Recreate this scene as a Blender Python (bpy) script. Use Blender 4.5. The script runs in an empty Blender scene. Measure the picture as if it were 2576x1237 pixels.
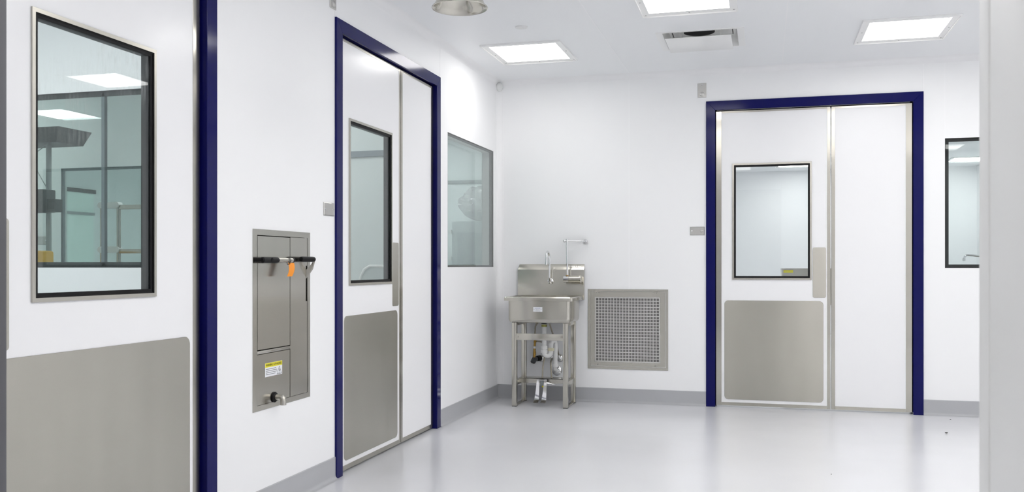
import bpy, bmesh, math, random
from mathutils import Vector, Matrix
random.seed(7)
S = bpy.context.scene
C = S.collection
PI = math.pi

# ------------------------------------------------------------------ materials
def nodes(name):
    m = bpy.data.materials.new(name); m.use_nodes = True
    nt = m.node_tree; nt.nodes.clear()
    out = nt.nodes.new('ShaderNodeOutputMaterial')
    return m, nt, out

def paint(name, col, rough=.4, metal=0., spec=.5, var=.03, scale=6., rvar=.04, bump=0., bscale=200., coat=0.):
    m, nt, out = nodes(name)
    p = nt.nodes.new('ShaderNodeBsdfPrincipled')
    nt.links.new(p.outputs[0], out.inputs[0])
    tc = nt.nodes.new('ShaderNodeTexCoord')
    n = nt.nodes.new('ShaderNodeTexNoise'); n.inputs['Scale'].default_value = scale; n.inputs['Detail'].default_value = 3
    nt.links.new(tc.outputs['Object'], n.inputs['Vector'])
    mx = nt.nodes.new('ShaderNodeMix'); mx.data_type = 'RGBA'
    mx.inputs['A'].default_value = (*[c*(1-var) for c in col], 1)
    mx.inputs['B'].default_value = (*[min(1, c*(1+var)) for c in col], 1)
    nt.links.new(n.outputs[0], mx.inputs['Factor'])
    nt.links.new(mx.outputs['Result'], p.inputs['Base Color'])
    mr = nt.nodes.new('ShaderNodeMapRange')
    mr.inputs['To Min'].default_value = max(.01, rough-rvar); mr.inputs['To Max'].default_value = rough+rvar
    nt.links.new(n.outputs[0], mr.inputs['Value'])
    nt.links.new(mr.outputs[0], p.inputs['Roughness'])
    p.inputs['Metallic'].default_value = metal
    p.inputs['Specular IOR Level'].default_value = spec
    p.inputs['Coat Weight'].default_value = coat
    if bump:
        n2 = nt.nodes.new('ShaderNodeTexNoise'); n2.inputs['Scale'].default_value = bscale
        nt.links.new(tc.outputs['Object'], n2.inputs['Vector'])
        b = nt.nodes.new('ShaderNodeBump'); b.inputs['Strength'].default_value = bump; b.inputs['Distance'].default_value = .002
        nt.links.new(n2.outputs[0], b.inputs['Height']); nt.links.new(b.outputs[0], p.inputs['Normal'])
    return m

def steel(name, col=(.56, .54, .485), rough=.3, aniso=.7, rot=0., brush='h', var=.10, streak=.05):
    """brushed stainless; brush 'h' = grain along the plate's width, 'v' = along its height"""
    m, nt, out = nodes(name)
    p = nt.nodes.new('ShaderNodeBsdfPrincipled'); nt.links.new(p.outputs[0], out.inputs[0])
    uv = nt.nodes.new('ShaderNodeUVMap'); uv.uv_map = 'UVMap'
    mp = nt.nodes.new('ShaderNodeMapping'); nt.links.new(uv.outputs[0], mp.inputs['Vector'])
    mp.inputs['Scale'].default_value = (4, 380, 1) if brush == 'h' else (380, 4, 1)
    n = nt.nodes.new('ShaderNodeTexNoise'); n.inputs['Scale'].default_value = 1.; n.inputs['Detail'].default_value = 2
    nt.links.new(mp.outputs[0], n.inputs['Vector'])
    mp2 = nt.nodes.new('ShaderNodeMapping'); nt.links.new(uv.outputs[0], mp2.inputs['Vector'])
    mp2.inputs['Scale'].default_value = (9, 1.2, 1)
    n2 = nt.nodes.new('ShaderNodeTexNoise'); n2.inputs['Scale'].default_value = 1.; n2.inputs['Detail'].default_value = 4
    nt.links.new(mp2.outputs[0], n2.inputs['Vector'])
    ad = nt.nodes.new('ShaderNodeMath'); ad.operation = 'MULTIPLY_ADD'; ad.inputs[1].default_value = .25
    h = nt.nodes.new('ShaderNodeMath'); h.operation = 'MULTIPLY'; h.inputs[1].default_value = .8
    nt.links.new(n.outputs[0], ad.inputs[0]); nt.links.new(n2.outputs[0], ad.inputs[2]); nt.links.new(ad.outputs[0], h.inputs[0])
    mx = nt.nodes.new('ShaderNodeMix'); mx.data_type = 'RGBA'
    mx.inputs['A'].default_value = (*[c*(1-var) for c in col], 1)
    mx.inputs['B'].default_value = (*[min(1, c*(1+var)) for c in col], 1)
    nt.links.new(h.outputs[0], mx.inputs['Factor']); nt.links.new(mx.outputs['Result'], p.inputs['Base Color'])
    mr = nt.nodes.new('ShaderNodeMapRange')
    mr.inputs['To Min'].default_value = rough-streak; mr.inputs['To Max'].default_value = rough+streak
    nt.links.new(n.outputs[0], mr.inputs['Value']); nt.links.new(mr.outputs[0], p.inputs['Roughness'])
    p.inputs['Metallic'].default_value = 1.
    p.inputs['Anisotropic'].default_value = aniso
    p.inputs['Anisotropic Rotation'].default_value = rot
    if aniso:
        tg = nt.nodes.new('ShaderNodeTangent'); tg.direction_type = 'UV_MAP'; tg.uv_map = 'UVMap'
        nt.links.new(tg.outputs[0], p.inputs['Tangent'])
    return m

def glass(name, tint=(.9, .94, .93), refl=.05):
    """thin pane: see-through with a facing-dependent mirror"""
    m, nt, out = nodes(name)
    tr = nt.nodes.new('ShaderNodeBsdfTransparent')
    gl = nt.nodes.new('ShaderNodeBsdfGlossy'); gl.inputs['Roughness'].default_value = .0
    tc = nt.nodes.new('ShaderNodeTexCoord')
    n = nt.nodes.new('ShaderNodeTexNoise'); n.inputs['Scale'].default_value = 3.
    nt.links.new(tc.outputs['Object'], n.inputs['Vector'])
    mc = nt.nodes.new('ShaderNodeMix'); mc.data_type = 'RGBA'
    mc.inputs['A'].default_value = (*[c*.985 for c in tint], 1); mc.inputs['B'].default_value = (*tint, 1)
    nt.links.new(n.outputs[0], mc.inputs['Factor']); nt.links.new(mc.outputs['Result'], tr.inputs['Color'])
    lw = nt.nodes.new('ShaderNodeLayerWeight'); lw.inputs['Blend'].default_value = .5
    pw = nt.nodes.new('ShaderNodeMath'); pw.operation = 'POWER'; pw.inputs[1].default_value = 5.
    nt.links.new(lw.outputs['Facing'], pw.inputs[0])
    mr = nt.nodes.new('ShaderNodeMapRange'); mr.inputs['To Min'].default_value = refl; mr.inputs['To Max'].default_value = 1.
    nt.links.new(pw.outputs[0], mr.inputs['Value'])
    mx = nt.nodes.new('ShaderNodeMixShader')
    nt.links.new(mr.outputs[0], mx.inputs[0]); nt.links.new(tr.outputs[0], mx.inputs[1]); nt.links.new(gl.outputs[0], mx.inputs[2])
    nt.links.new(mx.outputs[0], out.inputs[0])
    return m

def dusty(name, base):
    """the same pane with dried vertical wipe streaks on it"""
    m = base.copy(); m.name = name; nt = m.node_tree
    out = next(n for n in nt.nodes if n.type == 'OUTPUT_MATERIAL'); src = out.inputs[0].links[0].from_socket
    uv = nt.nodes.new('ShaderNodeUVMap'); uv.uv_map = 'UVMap'
    def band(sc, lo, hi, det):
        mp = nt.nodes.new('ShaderNodeMapping'); mp.inputs['Scale'].default_value = sc; nt.links.new(uv.outputs[0], mp.inputs['Vector'])
        n = nt.nodes.new('ShaderNodeTexNoise'); n.inputs['Scale'].default_value = 1; n.inputs['Detail'].default_value = det; nt.links.new(mp.outputs[0], n.inputs['Vector'])
        k = nt.nodes.new('ShaderNodeMapRange'); k.inputs['From Min'].default_value = lo; k.inputs['From Max'].default_value = hi; nt.links.new(n.outputs[0], k.inputs['Value'])
        return k.outputs[0]
    a, b = band((150, 9, 1), .50, .78, 3), band((3.2, 2.6, 1), .46, .66, 1)
    mu = nt.nodes.new('ShaderNodeMath'); mu.operation = 'MULTIPLY'; nt.links.new(a, mu.inputs[0]); nt.links.new(b, mu.inputs[1])
    m2 = nt.nodes.new('ShaderNodeMath'); m2.operation = 'MULTIPLY'; m2.inputs[1].default_value = .30
    sp = nt.nodes.new('ShaderNodeSeparateXYZ'); nt.links.new(uv.outputs[0], sp.inputs[0])
    zr = nt.nodes.new('ShaderNodeMapRange'); zr.interpolation_type = 'SMOOTHSTEP'; zr.inputs['From Min'].default_value = 1.38; zr.inputs['From Max'].default_value = 1.56; nt.links.new(sp.outputs[1], zr.inputs['Value'])
    m3 = nt.nodes.new('ShaderNodeMath'); m3.operation = 'MULTIPLY'; nt.links.new(mu.outputs[0], m3.inputs[0]); nt.links.new(zr.outputs[0], m3.inputs[1])
    nt.links.new(m3.outputs[0], m2.inputs[0])
    d = nt.nodes.new('ShaderNodeBsdfDiffuse'); d.inputs[0].default_value = (.8, .82, .82, 1)
    mx = nt.nodes.new('ShaderNodeMixShader'); nt.links.new(m2.outputs[0], mx.inputs[0]); nt.links.new(src, mx.inputs[1]); nt.links.new(d.outputs[0], mx.inputs[2])
    nt.links.new(mx.outputs[0], out.inputs[0]); return m

def emit(name, col, k):
    m, nt, out = nodes(name)
    e = nt.nodes.new('ShaderNodeEmission'); e.inputs[0].default_value = (*col, 1); e.inputs[1].default_value = k
    nt.links.new(e.outputs[0], out.inputs[0]); return m

M = {}
M['wall'] = paint('white wall panel', (.875, .877, .882), .45, spec=.2, var=.006, scale=1.5)
M['ceiling'] = paint('white ceiling panel', (.87, .88, .89), .38, spec=.3, var=.008, scale=1.2)
M['cap'] = paint('shade toned cove corner cap', (.76, .77, .76), .5, spec=.2, var=.01)  # greyer than the cove to put the corner's shading into its colour
M['cove'] = paint('white vinyl cove', (.86, .86, .865), .4, spec=.3, var=.01)
M['seal'] = paint('white joint sealant', (.9, .9, .905), .45, spec=.3, var=.01)
M['leaf'] = paint('white door laminate', (.86, .86, .87), .20, spec=.28, var=.006, scale=2)
M['jambwhite'] = paint('white door jamb', (.84, .84, .83), .4, spec=.3, var=.01)
M['blue'] = paint('navy painted steel', (.005, .006, .085), .12, spec=.15, var=.06, scale=9, rvar=.04)
M['floor'] = paint('pale grey epoxy floor', (.68, .683, .705), .24, spec=.5, var=.035, scale=1.1, rvar=.06, bump=.03, bscale=60)
M['base'] = paint('grey epoxy cove base', (.42, .425, .44), .4, spec=.4, var=.02)
M['black'] = paint('black rubber', (.010, .010, .011), .45, spec=.15, var=.1)
M['gap'] = paint('dark shadow gasket', (.006, .006, .007), .7, spec=.2, var=.1)
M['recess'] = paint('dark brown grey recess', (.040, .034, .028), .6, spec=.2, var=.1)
M['spacer'] = paint('dark grey window spacer', (.055, .055, .06), .5, spec=.4, var=.05)
M['greyspacer'] = paint('mid grey window spacer', (.13, .13, .135), .5, spec=.4, var=.05)
M['kick'] = steel('brushed steel plate', (.50, .48, .43), rough=.27, aniso=.8, rot=.25, brush='h', var=.13, streak=.004)
M['stile'] = steel('brushed steel edge strip', (.50, .48, .43), rough=.18, aniso=.8, rot=0., brush='v', var=.02, streak=.008)
M['steel'] = steel('satin steel sheet', rough=.21, aniso=.5, rot=.25, brush='h', var=.10, streak=.006)
M['cab'] = steel('brushed steel cabinet', (.53, .51, .465), rough=.19, aniso=.5, rot=0., brush='v', var=.10, streak=.008)
M['trimsteel'] = steel('satin steel trim', (.53, .51, .46), rough=.27, aniso=0, var=.02, streak=.004)
M['plate'] = steel('satin cover plate', (.58, .57, .55), rough=.3, aniso=.3, var=.05)
M['chrome'] = paint('polished chrome', (.78, .78, .79), .07, metal=1, var=.02, rvar=.02)
M['brass'] = paint('aged brass', (.36, .22, .06), .3, metal=1, var=.2, scale=40)
M['nut'] = paint('olive brass nut', (.30, .30, .09), .4, metal=.8, var=.15, scale=40)
M['pvc'] = paint('white plastic pipe', (.80, .80, .79), .35, spec=.4, var=.02)
M['putty'] = paint('cream plastic collar', (.66, .63, .46), .45, var=.06)
M['hose'] = paint('braided steel hose', (.36, .33, .27), .38, metal=.9, var=.35, scale=160, bump=.5, bscale=500)
M['sieve'] = paint('satin grille sheet', (.66, .655, .63), .35, metal=.75, var=.03)
M['filter'] = paint('grey filter pad', (.36, .357, .352), .8, spec=.2, var=.04, scale=90)
M['orange'] = paint('orange tag', (.90, .30, .015), .5, var=.08, scale=20)
M['yellow'] = paint('yellow sticker', (.78, .70, .03), .4, var=.03)
M['ink'] = paint('black ink', (.015, .015, .012), .5, var=.1)
M['greyink'] = paint('grey print', (.14, .15, .16), .5, var=.1)
M['blueink'] = paint('blue ink', (.05, .08, .33), .5, var=.1)
M['paper'] = paint('white sticker', (.80, .81, .84), .45, var=.02)
M['plastic'] = paint('white plastic', (.78, .78, .77), .4, var=.02)
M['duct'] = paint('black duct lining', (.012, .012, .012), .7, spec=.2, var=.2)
M['lightframe'] = paint('white lamp frame', (.87, .87, .86), .3, spec=.4, var=.01)
M['screw'] = paint('screw metal', (.35, .35, .34), .4, metal=.8, var=.1)
M['roomwall'] = paint('pale green grey wall', (.75, .785, .785), .4, spec=.3, var=.015)
M['grey'] = paint('grey metal', (.30, .33, .335), .45, var=.06)
M['bandgrey'] = paint('blue grey band', (.26, .29, .32), .45, var=.03)
M['mint'] = paint('pale mint door', (.76, .90, .85), .4, var=.01)
M['darkbin'] = paint('charcoal plastic', (.05, .055, .06), .5, var=.1)
M['ybin'] = paint('yellow plastic bin', (.72, .40, .03), .45, var=.05)
M['cab2'] = paint('pale grey cabinet', (.56, .60, .60), .4, var=.02)
M['cab3'] = paint('grey cabinet door', (.45, .49, .49), .4, var=.02)
M['crumb'] = paint('dark crumb', (.03, .028, .025), .8, var=.3, scale=200)
M['darkjamb'] = paint('dark grey door seal', (.10, .10, .11), .5, var=.05)
M['glass'] = glass('green tinted glass', (.895, .92, .915), .035)
M['clear'] = glass('clear glass', (.955, .975, .97), .024)
M['dusty'] = dusty('streaky glass', M['glass'])
LAMP = 4.0
M['lamp'] = emit('lamp diffuser', (1, .985, .965), LAMP)
M['lamp3'] = emit('lamp diffuser of the bright room', (.99, 1, .995), 7.0)
M['lamp2'] = emit('lamp diffuser of neighbouring rooms', (.97, 1, .985), 10.5)
def film():
    m, nt, out = nodes('clear plastic film')
    tr = nt.nodes.new('ShaderNodeBsdfTransparent'); tr.inputs[0].default_value = (.93, .93, .93, 1)
    p = nt.nodes.new('ShaderNodeBsdfPrincipled'); p.inputs['Base Color'].default_value = (.85, .84, .84, 1); p.inputs['Roughness'].default_value = .12
    n = nt.nodes.new('ShaderNodeTexNoise'); n.inputs['Scale'].default_value = 14
    mr = nt.nodes.new('ShaderNodeMapRange'); mr.inputs['To Min'].default_value = .45; mr.inputs['To Max'].default_value = .85
    nt.links.new(n.outputs[0], mr.inputs['Value'])
    mx = nt.nodes.new('ShaderNodeMixShader'); nt.links.new(mr.outputs[0], mx.inputs[0])
    nt.links.new(tr.outputs[0], mx.inputs[1]); nt.links.new(p.outputs[0], mx.inputs[2]); nt.links.new(mx.outputs[0], out.inputs[0])
    return m
M['film'] = film()

# ------------------------------------------------------------------ mesh builder
class MB:
    def __init__(s): s.bm = bmesh.new()
    def box(s, x0, x1, y0, y1, z0, z1, bev=0., seg=2):
        vs = [s.bm.verts.new((x, y, z)) for x in (x0, x1) for y in (y0, y1) for z in (z0, z1)]
        fs = [s.bm.faces.new([vs[i] for i in q]) for q in ((0,1,3,2),(4,6,7,5),(0,4,5,1),(2,3,7,6),(0,2,6,4),(1,5,7,3))]
        if bev:
            es = list({e for f in fs for e in f.edges})
            bmesh.ops.bevel(s.bm, geom=es, offset=bev, segments=seg, affect='EDGES', profile=.5)
        return s
    def cyl(s, p0, p1, r0, r1=None, seg=24, caps=True):
        r1 = r0 if r1 is None else r1
        p0, p1 = Vector(p0), Vector(p1); d = (p1-p0).normalized()
        a = d.orthogonal().normalized(); b = d.cross(a)
        A = [s.bm.verts.new(p0+r0*(math.cos(2*PI*i/seg)*a+math.sin(2*PI*i/seg)*b)) for i in range(seg)]
        B = [s.bm.verts.new(p1+r1*(math.cos(2*PI*i/seg)*a+math.sin(2*PI*i/seg)*b)) for i in range(seg)]
        for i in range(seg): s.bm.faces.new((A[i], A[(i+1)%seg], B[(i+1)%seg], B[i]))
        if caps: s.bm.faces.new(A[::-1]); s.bm.faces.new(B)
        return s
    def tube(s, pts, r, seg=14, smooth=0):
        P = [Vector(p) for p in pts]
        for _ in range(smooth):
            Q = [P[0]]
            for a, b in zip(P, P[1:]): Q += [a.lerp(b, .25), a.lerp(b, .75)]
            P = Q+[P[-1]]
        t = (P[1]-P[0]).normalized(); n = t.orthogonal().normalized(); rings = []
        for i, p in enumerate(P):
            t2 = ((P[min(i+1, len(P)-1)]-P[max(i-1, 0)])).normalized()
            q = t.rotation_difference(t2); n = (q @ n).normalized(); t = t2; b = t.cross(n)
            rr = r[i] if isinstance(r, (list, tuple)) else r
            rings.append([s.bm.verts.new(p+rr*(math.cos(2*PI*k/seg)*n+math.sin(2*PI*k/seg)*b)) for k in range(seg)])
        for A, B in zip(rings, rings[1:]):
            for k in range(seg): s.bm.faces.new((A[k], A[(k+1)%seg], B[(k+1)%seg], B[k]))
        s.bm.faces.new(rings[0][::-1]); s.bm.faces.new(rings[-1])
        return s
    def lathe(s, prof, c=(0,0,0), ax='z', seg=40):
        c = Vector(c); rings = []
        for r, h in prof:
            ring = []
            for k in range(seg):
                u, v = r*math.cos(2*PI*k/seg), r*math.sin(2*PI*k/seg)
                ring.append(s.bm.verts.new(c+Vector({'z': (u, v, h), 'y': (u, h, v), 'x': (h, u, v)}[ax])))
            rings.append(ring)
        for A, B in zip(rings, rings[1:]):
            for k in range(seg): s.bm.faces.new((A[k], A[(k+1)%seg], B[(k+1)%seg], B[k]))
        s.bm.faces.new(rings[0][::-1]); s.bm.faces.new(rings[-1])
        return s
    def loft(s, rings, cap0=True, cap1=True):
        R = [[s.bm.verts.new(p) for p in r] for r in rings]; n = len(R[0])
        for A, B in zip(R, R[1:]):
            for k in range(n): s.bm.faces.new((A[k], A[(k+1)%n], B[(k+1)%n], B[k]))
        if cap0: s.bm.faces.new(R[0][::-1])
        if cap1: s.bm.faces.new(R[-1])
        return s
    def prism(s, out, f0, f1):
        """outline of 2D points pushed between the maps f0 and f1 (2D -> 3D)"""
        return s.loft([[f0(*p) for p in out], [f1(*p) for p in out]])
    def rplate(s, x0, x1, z0, z1, y0, y1, r, ch=.0008):
        o = rrect(x0, x1, z0, z1, r); i = rrect(x0+ch, x1-ch, z0+ch, z1-ch, max(r-ch, .0005))
        return s.loft([[(x, y1, z) for x, z in o], [(x, y0+ch, z) for x, z in o], [(x, y0, z) for x, z in i]])
    def ring(s, x0, x1, z0, z1, wl, wr, wb, wt, y0, y1, ch=0.):
        """rectangular frame in the xz plane, front y0, back y1"""
        o = [(x0, z0), (x1, z0), (x1, z1), (x0, z1)]; i = [(x0+wl, z0+wb), (x1-wr, z0+wb), (x1-wr, z1-wt), (x0+wl, z1-wt)]
        V = lambda L, y: [s.bm.verts.new((a, y, b)) for a, b in L]
        of, if_, ob, ib = V(o, y0), V(i, y0), V(o, y1), V(i, y1)
        for k in range(4):
            j = (k+1) % 4
            for q in ((of[k], of[j], if_[j], if_[k]), (ob[k], ib[k], ib[j], ob[j]), (of[k], ob[k], ob[j], of[j]), (if_[k], if_[j], ib[j], ib[k])):
                s.bm.faces.new(q)
        return s
    def slab(s, u0, u1, v0, v1, w0, w1, holes, f):
        """slab with rectangular holes through it; f maps (u, v, w) to a point"""
        U = sorted({u0, u1, *[h[i] for h in holes for i in (0, 1)]}); Vv = sorted({v0, v1, *[h[i] for h in holes for i in (2, 3)]})
        U = [u for u in U if u0 <= u <= u1]; Vv = [v for v in Vv if v0 <= v <= v1]
        solid = {}
        for i in range(len(U)-1):
            for j in range(len(Vv)-1):
                cu, cv = (U[i]+U[i+1])/2, (Vv[j]+Vv[j+1])/2
                solid[i, j] = not any(h[0] < cu < h[1] and h[2] < cv < h[3] for h in holes)
        vt = {}
        def v(i, j, w):
            k = (i, j, w)
            if k not in vt: vt[k] = s.bm.verts.new(f(U[i], Vv[j], (w0, w1)[w]))
            return vt[k]
        for (i, j), ok in solid.items():
            if not ok: continue
            for w in (0, 1): s.bm.faces.new((v(i, j, w), v(i+1, j, w), v(i+1, j+1, w), v(i, j+1, w)))
            for (a, b, di, dj) in (((i, j), (i+1, j), 0, -1), ((i, j+1), (i+1, j+1), 0, 1), ((i, j), (i, j+1), -1, 0), ((i+1, j), (i+1, j+1), 1, 0)):
                if not solid.get((i+di, j+dj), False):
                    s.bm.faces.new((v(*a, 0), v(*b, 0), v(*b, 1), v(*a, 1)))
        return s
    def ball(s, c, r, sc=(1, 1, 1), sub=2):
        g = bmesh.ops.create_icosphere(s.bm, subdivisions=sub, radius=r)
        for v in g['verts']: v.co = Vector(c)+Vector((v.co.x*sc[0], v.co.y*sc[1], v.co.z*sc[2]))
        return s
    def mesh(s, name, mat, ang=32):
        bm = s.bm
        bmesh.ops.recalc_face_normals(bm, faces=bm.faces)
        for f in bm.faces: f.smooth = True
        for e in bm.edges:
            e.smooth = len(e.link_faces) == 2 and e.calc_face_angle(0) < math.radians(ang)
        uv = bm.loops.layers.uv.new('UVMap')
        for f in bm.faces:
            n = f.normal; ax = max(range(3), key=lambda k: abs(n[k]))
            for l in f.loops:
                c = l.vert.co; l[uv].uv = ((c.y, c.z), (c.x, c.z), (c.x, c.y))[ax]
        me = bpy.data.meshes.new(name); bm.to_mesh(me); bm.free()
        me.materials.append(M[mat]); return me

def rrect(x0, x1, z0, z1, r, n=6):
    P = []
    for cx, cz, a in ((x1-r, z1-r, 0), (x0+r, z1-r, PI/2), (x0+r, z0+r, PI), (x1-r, z0+r, 1.5*PI)):
        for k in range(n+1):
            t = a+PI/2*k/n; P.append((cx+r*math.cos(t), cz+r*math.sin(t)))
    return P

def part(name, mb, mat, parent=None, label=None, stuff=False):
    o = bpy.data.objects.new(name, mb.mesh(name, mat)); C.objects.link(o)
    if parent is not None: o.parent = parent
    if label: o['label'] = label
    if stuff: o['kind'] = 'stuff'
    return o
def thing(name, label, cat, loc=(0, 0, 0), rot=0., group=None, kind=None):
    o = bpy.data.objects.new(name, None); o.empty_display_size = .1; C.objects.link(o)
    o.location = loc; o.rotation_euler = (0, 0, rot)
    return tag(o, label, cat, group, kind)
def tag(o, label, cat, group=None, kind=None):
    o['label'] = label; o['category'] = cat
    if group: o['group'] = group
    if kind: o['kind'] = kind
    return o
def struct(name, mb, mat, label, cat):
    return tag(part(name, mb, mat), label, cat, kind='structure')
def copy_tree(o, parent=None):
    c = o.copy(); C.objects.link(c)
    if parent is not None: c.parent = parent
    for ch in list(o.children): copy_tree(ch, c)
    return c
def text(name, s, size, mat, parent, loc, ext=.0004, width=None, tilt=0.):
    cu = bpy.data.curves.new(name, 'FONT'); cu.body = s; cu.size = size; cu.extrude = ext; cu.align_x = 'CENTER'; cu.align_y = 'CENTER'
    tmp = bpy.data.objects.new(name+'_tmp', cu); C.objects.link(tmp)
    dg = bpy.context.evaluated_depsgraph_get(); dg.update()
    me = bpy.data.meshes.new_from_object(tmp.evaluated_get(dg)); bpy.data.objects.remove(tmp); bpy.data.curves.remove(cu)
    me.name = name
    xs = [v.co.x for v in me.vertices]; k = width/(max(xs)-min(xs)) if width else 1.
    for v in me.vertices: v.co.x *= k
    me.transform(Matrix.Rotation(PI/2+tilt, 4, 'X'))
    me.materials.clear(); me.materials.append(M[mat])
    o = bpy.data.objects.new(name, me); C.objects.link(o); o.parent = parent; o.location = loc
    return o

H90 = PI/2
CH = 2.635                     # ceiling height
# ------------------------------------------------------------------ shell of the rooms
X0, X1, Y0, Y1 = -5.7, 5.4, -8.7, 8.2
TW = .10
struct('floor', MB().box(X0, X1, Y0, Y1, -.1, 0), 'floor', 'glossy pale grey epoxy floor running through the rooms', 'floor')
VENT = (1.475, 1.985, -1.235, -.745)
struct('ceiling', MB().slab(X0, X1, Y0, Y1, CH, CH+.06, [VENT], lambda u, v, w: (u, v, w)), 'ceiling', 'smooth white panel ceiling over the rooms', 'ceiling')
D1A, D1B = -5.30, -4.055       # outer edges of the near door's frame along the left wall
D2A, D2B = -2.99, -1.418
D3A, D3B = 1.702, 3.272
HD = 2.385
EW = (-3.775, -3.259, .463, 1.261)
W1 = (-1.248, -.127, 1.09, 2.038)
W2 = (3.418, 4.539, 1.084, 2.034)
GR = (.763, 1.407, .269, .912)
struct('wall_left', MB().slab(Y0, Y1, 0, CH, -TW, 0,
       [(D1A+.035, D1B-.035, -1, HD-.035), (D2A+.035, D2B-.035, -1, HD-.035), W1, (EW[0]+.012, EW[1]-.012, EW[2]+.012, EW[3]-.012)],
       lambda u, v, w: (w, u, v)), 'wall', 'white panel wall on the left with two doors and a window', 'wall')
struct('wall_back', MB().slab(0, X1-TW, 0, CH, 0, TW,
       [(D3A+.035, D3B-.035, -1, HD-.035), W2, (GR[0]+.02, GR[1]-.02, GR[2]+.02, GR[3]-.02)],
       lambda u, v, w: (u, w, v)), 'wall', 'white panel wall at the back behind the hand sink', 'wall')
struct('wall_right', MB().box(X1-TW, X1, Y0, Y1, 0, CH), 'wall', 'white panel wall on the right side, out of view', 'wall')
struct('wall_rear', MB().box(X0, X1-TW, Y0, Y0+TW, 0, CH), 'wall', 'white wall behind the camera', 'wall')
JX0, JX1, JY0, JY1 = .947, 2.383, -6.30, -6.07
struct('wall_front', MB().slab(0, X1-TW, 0, CH, JY0, JY1, [(JX0-.03, JX1+.03, -1, CH-.03)], lambda u, v, w: (u, w, v)), 'wall', 'white partition wall around the doorway the photo is taken through', 'wall')
struct('wall_airlock', MB().slab(X0, -TW, 0, CH, -3.16, -3.10, [(-2.10, -.90, 1.09, 2.038)], lambda u, v, w: (u, w, v)), 'wall', 'white partition wall seen through the glass of the nearest door', 'wall')
struct('wall_passage', MB().slab(X0, -TW, 0, CH, -1.37, -1.31, [(-3.15, -2.38, 1.09, 1.86)], lambda u, v, w: (u, w, v)), 'roomwall', 'grey green partition wall seen through the door windows', 'wall')
struct('wall_outer', MB().box(X0, X0+TW, Y0+TW, Y1, 0, CH), 'roomwall', 'far left outer wall of the neighbouring rooms', 'wall')
struct('wall_distant', MB().box(X0+TW, X1-TW, Y1-TW, Y1, 0, CH), 'wall', 'distant white wall of the room behind the back wall', 'wall')
struct('wall_storage', MB().box(X0+TW, -TW, 3.2, 3.26, 0, CH), 'roomwall', 'grey green end wall seen through the window beside the corner', 'wall')

# doorway frame right in front of the camera
t = thing('door_4', 'white doorway frame at the right edge with a dark seal at the left edge', 'doorway', (0, 0, 0), kind='structure')
mb = MB(); mb.box(JX1, JX1+.03, JY1-.042, JY1+.004, 0, CH-.03, .002); mb.box(JX1+.006, JX1+.03, JY1-.052, JY1-.042, 0, CH-.03); mb.box(JX1, JX1+.03, JY0-.01, JY1-.052, 0, CH-.03, .002)
part('jamb', mb, 'jambwhite', t)
mb = MB(); mb.box(JX0-.03, JX0, JY0-.01, JY1-.02, 0, CH-.03, .002)
part('jamb', mb, 'jambwhite', t)
part('door_seal', MB().box(JX0-.03, JX0+.001, JY1-.02, JY1+.004, 0, CH-.03, .002), 'darkjamb', t, 'dark grey seal strip')
part('head', MB().box(JX0-.03, JX1+.03, JY0-.01, JY1+.004, CH-.03, CH), 'jambwhite', t)

t = thing('added_dark_door', 'unseen dark door added behind the camera for its reflection in the kick plate', 'door', (2.55, Y0+TW, 0), PI, kind='structure')  # unseen, added so the back door's kick plate reflects a dark band
mb = MB().ring(0, .86, 0, 2.385, .06, .06, .0001, .06, -.02, 0)
part('frame', mb, 'blue', t)
part('door_leaf', MB().box(.06, .80, -.012, 0, .01, 2.325), 'spacer', t)

# coves at ceiling and corner
def quarter(r, n=6):   # concave quarter: points from (r,0) to (0,r) around centre (r,r), closed at the corner (0,0)
    return [(0, 0), (r, 0)] + [(r-r*math.sin(a), r-r*math.cos(a)) for a in [PI/2*k/n for k in range(1, n)]] + [(0, r)]
q = quarter(.045)
struct('trim_1', MB().prism(q, lambda a, b: (a, -6.07, CH-b), lambda a, b: (a, 0, CH-b)), 'cove', 'white curved cove between the left wall and the ceiling', 'cove')
struct('trim_2', MB().prism(q, lambda a, b: (0, -a, CH-b), lambda a, b: (X1-TW, -a, CH-b)), 'cove', 'white curved cove between the back wall and the ceiling', 'cove')
q2 = quarter(.05)
mb = MB().prism(q2, lambda a, b: (a, -b, .118), lambda a, b: (a, -b, CH-.055))
o = struct('trim_3', mb, 'cove', 'white vertical corner cove behind the hand sink', 'cove')
part('corner_cap', MB().ball((.022, -.022, CH-.052), .029, (1, 1, 1.25), 3), 'cap', o, 'domed corner cap with shade in its grey colour')
# panel joints
def joint(k, mb, lab): struct('trim_%d' % k, mb, 'seal', lab, 'panel joint')
joint(4, MB().box(0, .0012, -1.404, -1.398, HD, CH-.045), 'thin vertical panel joint above the right edge of the double door on the left wall')
joint(5, MB().box(0, .0012, -2.992, -2.986, HD, CH-.045), 'thin vertical panel joint above the left edge of the double door on the left wall')
joint(6, MB().box(3.268, 3.274, -.0012, 0, HD, CH-.045), 'thin vertical panel joint above the right edge of the back double door')
joint(7, MB().box(3.415, 3.420, -.0012, 0, 2.035, CH-.045), 'thin vertical panel joint above the window at the right')
joint(8, MB().box(1.094, 1.099, -.0012, 0, .912, CH-.045), 'thin vertical panel joint above the floor grille')
joint(9, MB().box(2.268, 2.275, -5.9, -.045, CH-.0012, CH), 'long ceiling panel joint between the vent and the right light')
joint(10, MB().box(1.100, 1.106, -5.9, -.045, CH-.0012, CH), 'faint ceiling panel joint between the left light and the vent')

joint(13, MB().box(0, .0015, -.054, -.049, .118, CH-.10), 'thin white bead along the left edge of the corner cove')
joint(14, MB().box(.049, .054, -.0015, 0, .118, CH-.10), 'thin white bead along the right edge of the corner cove')

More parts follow.
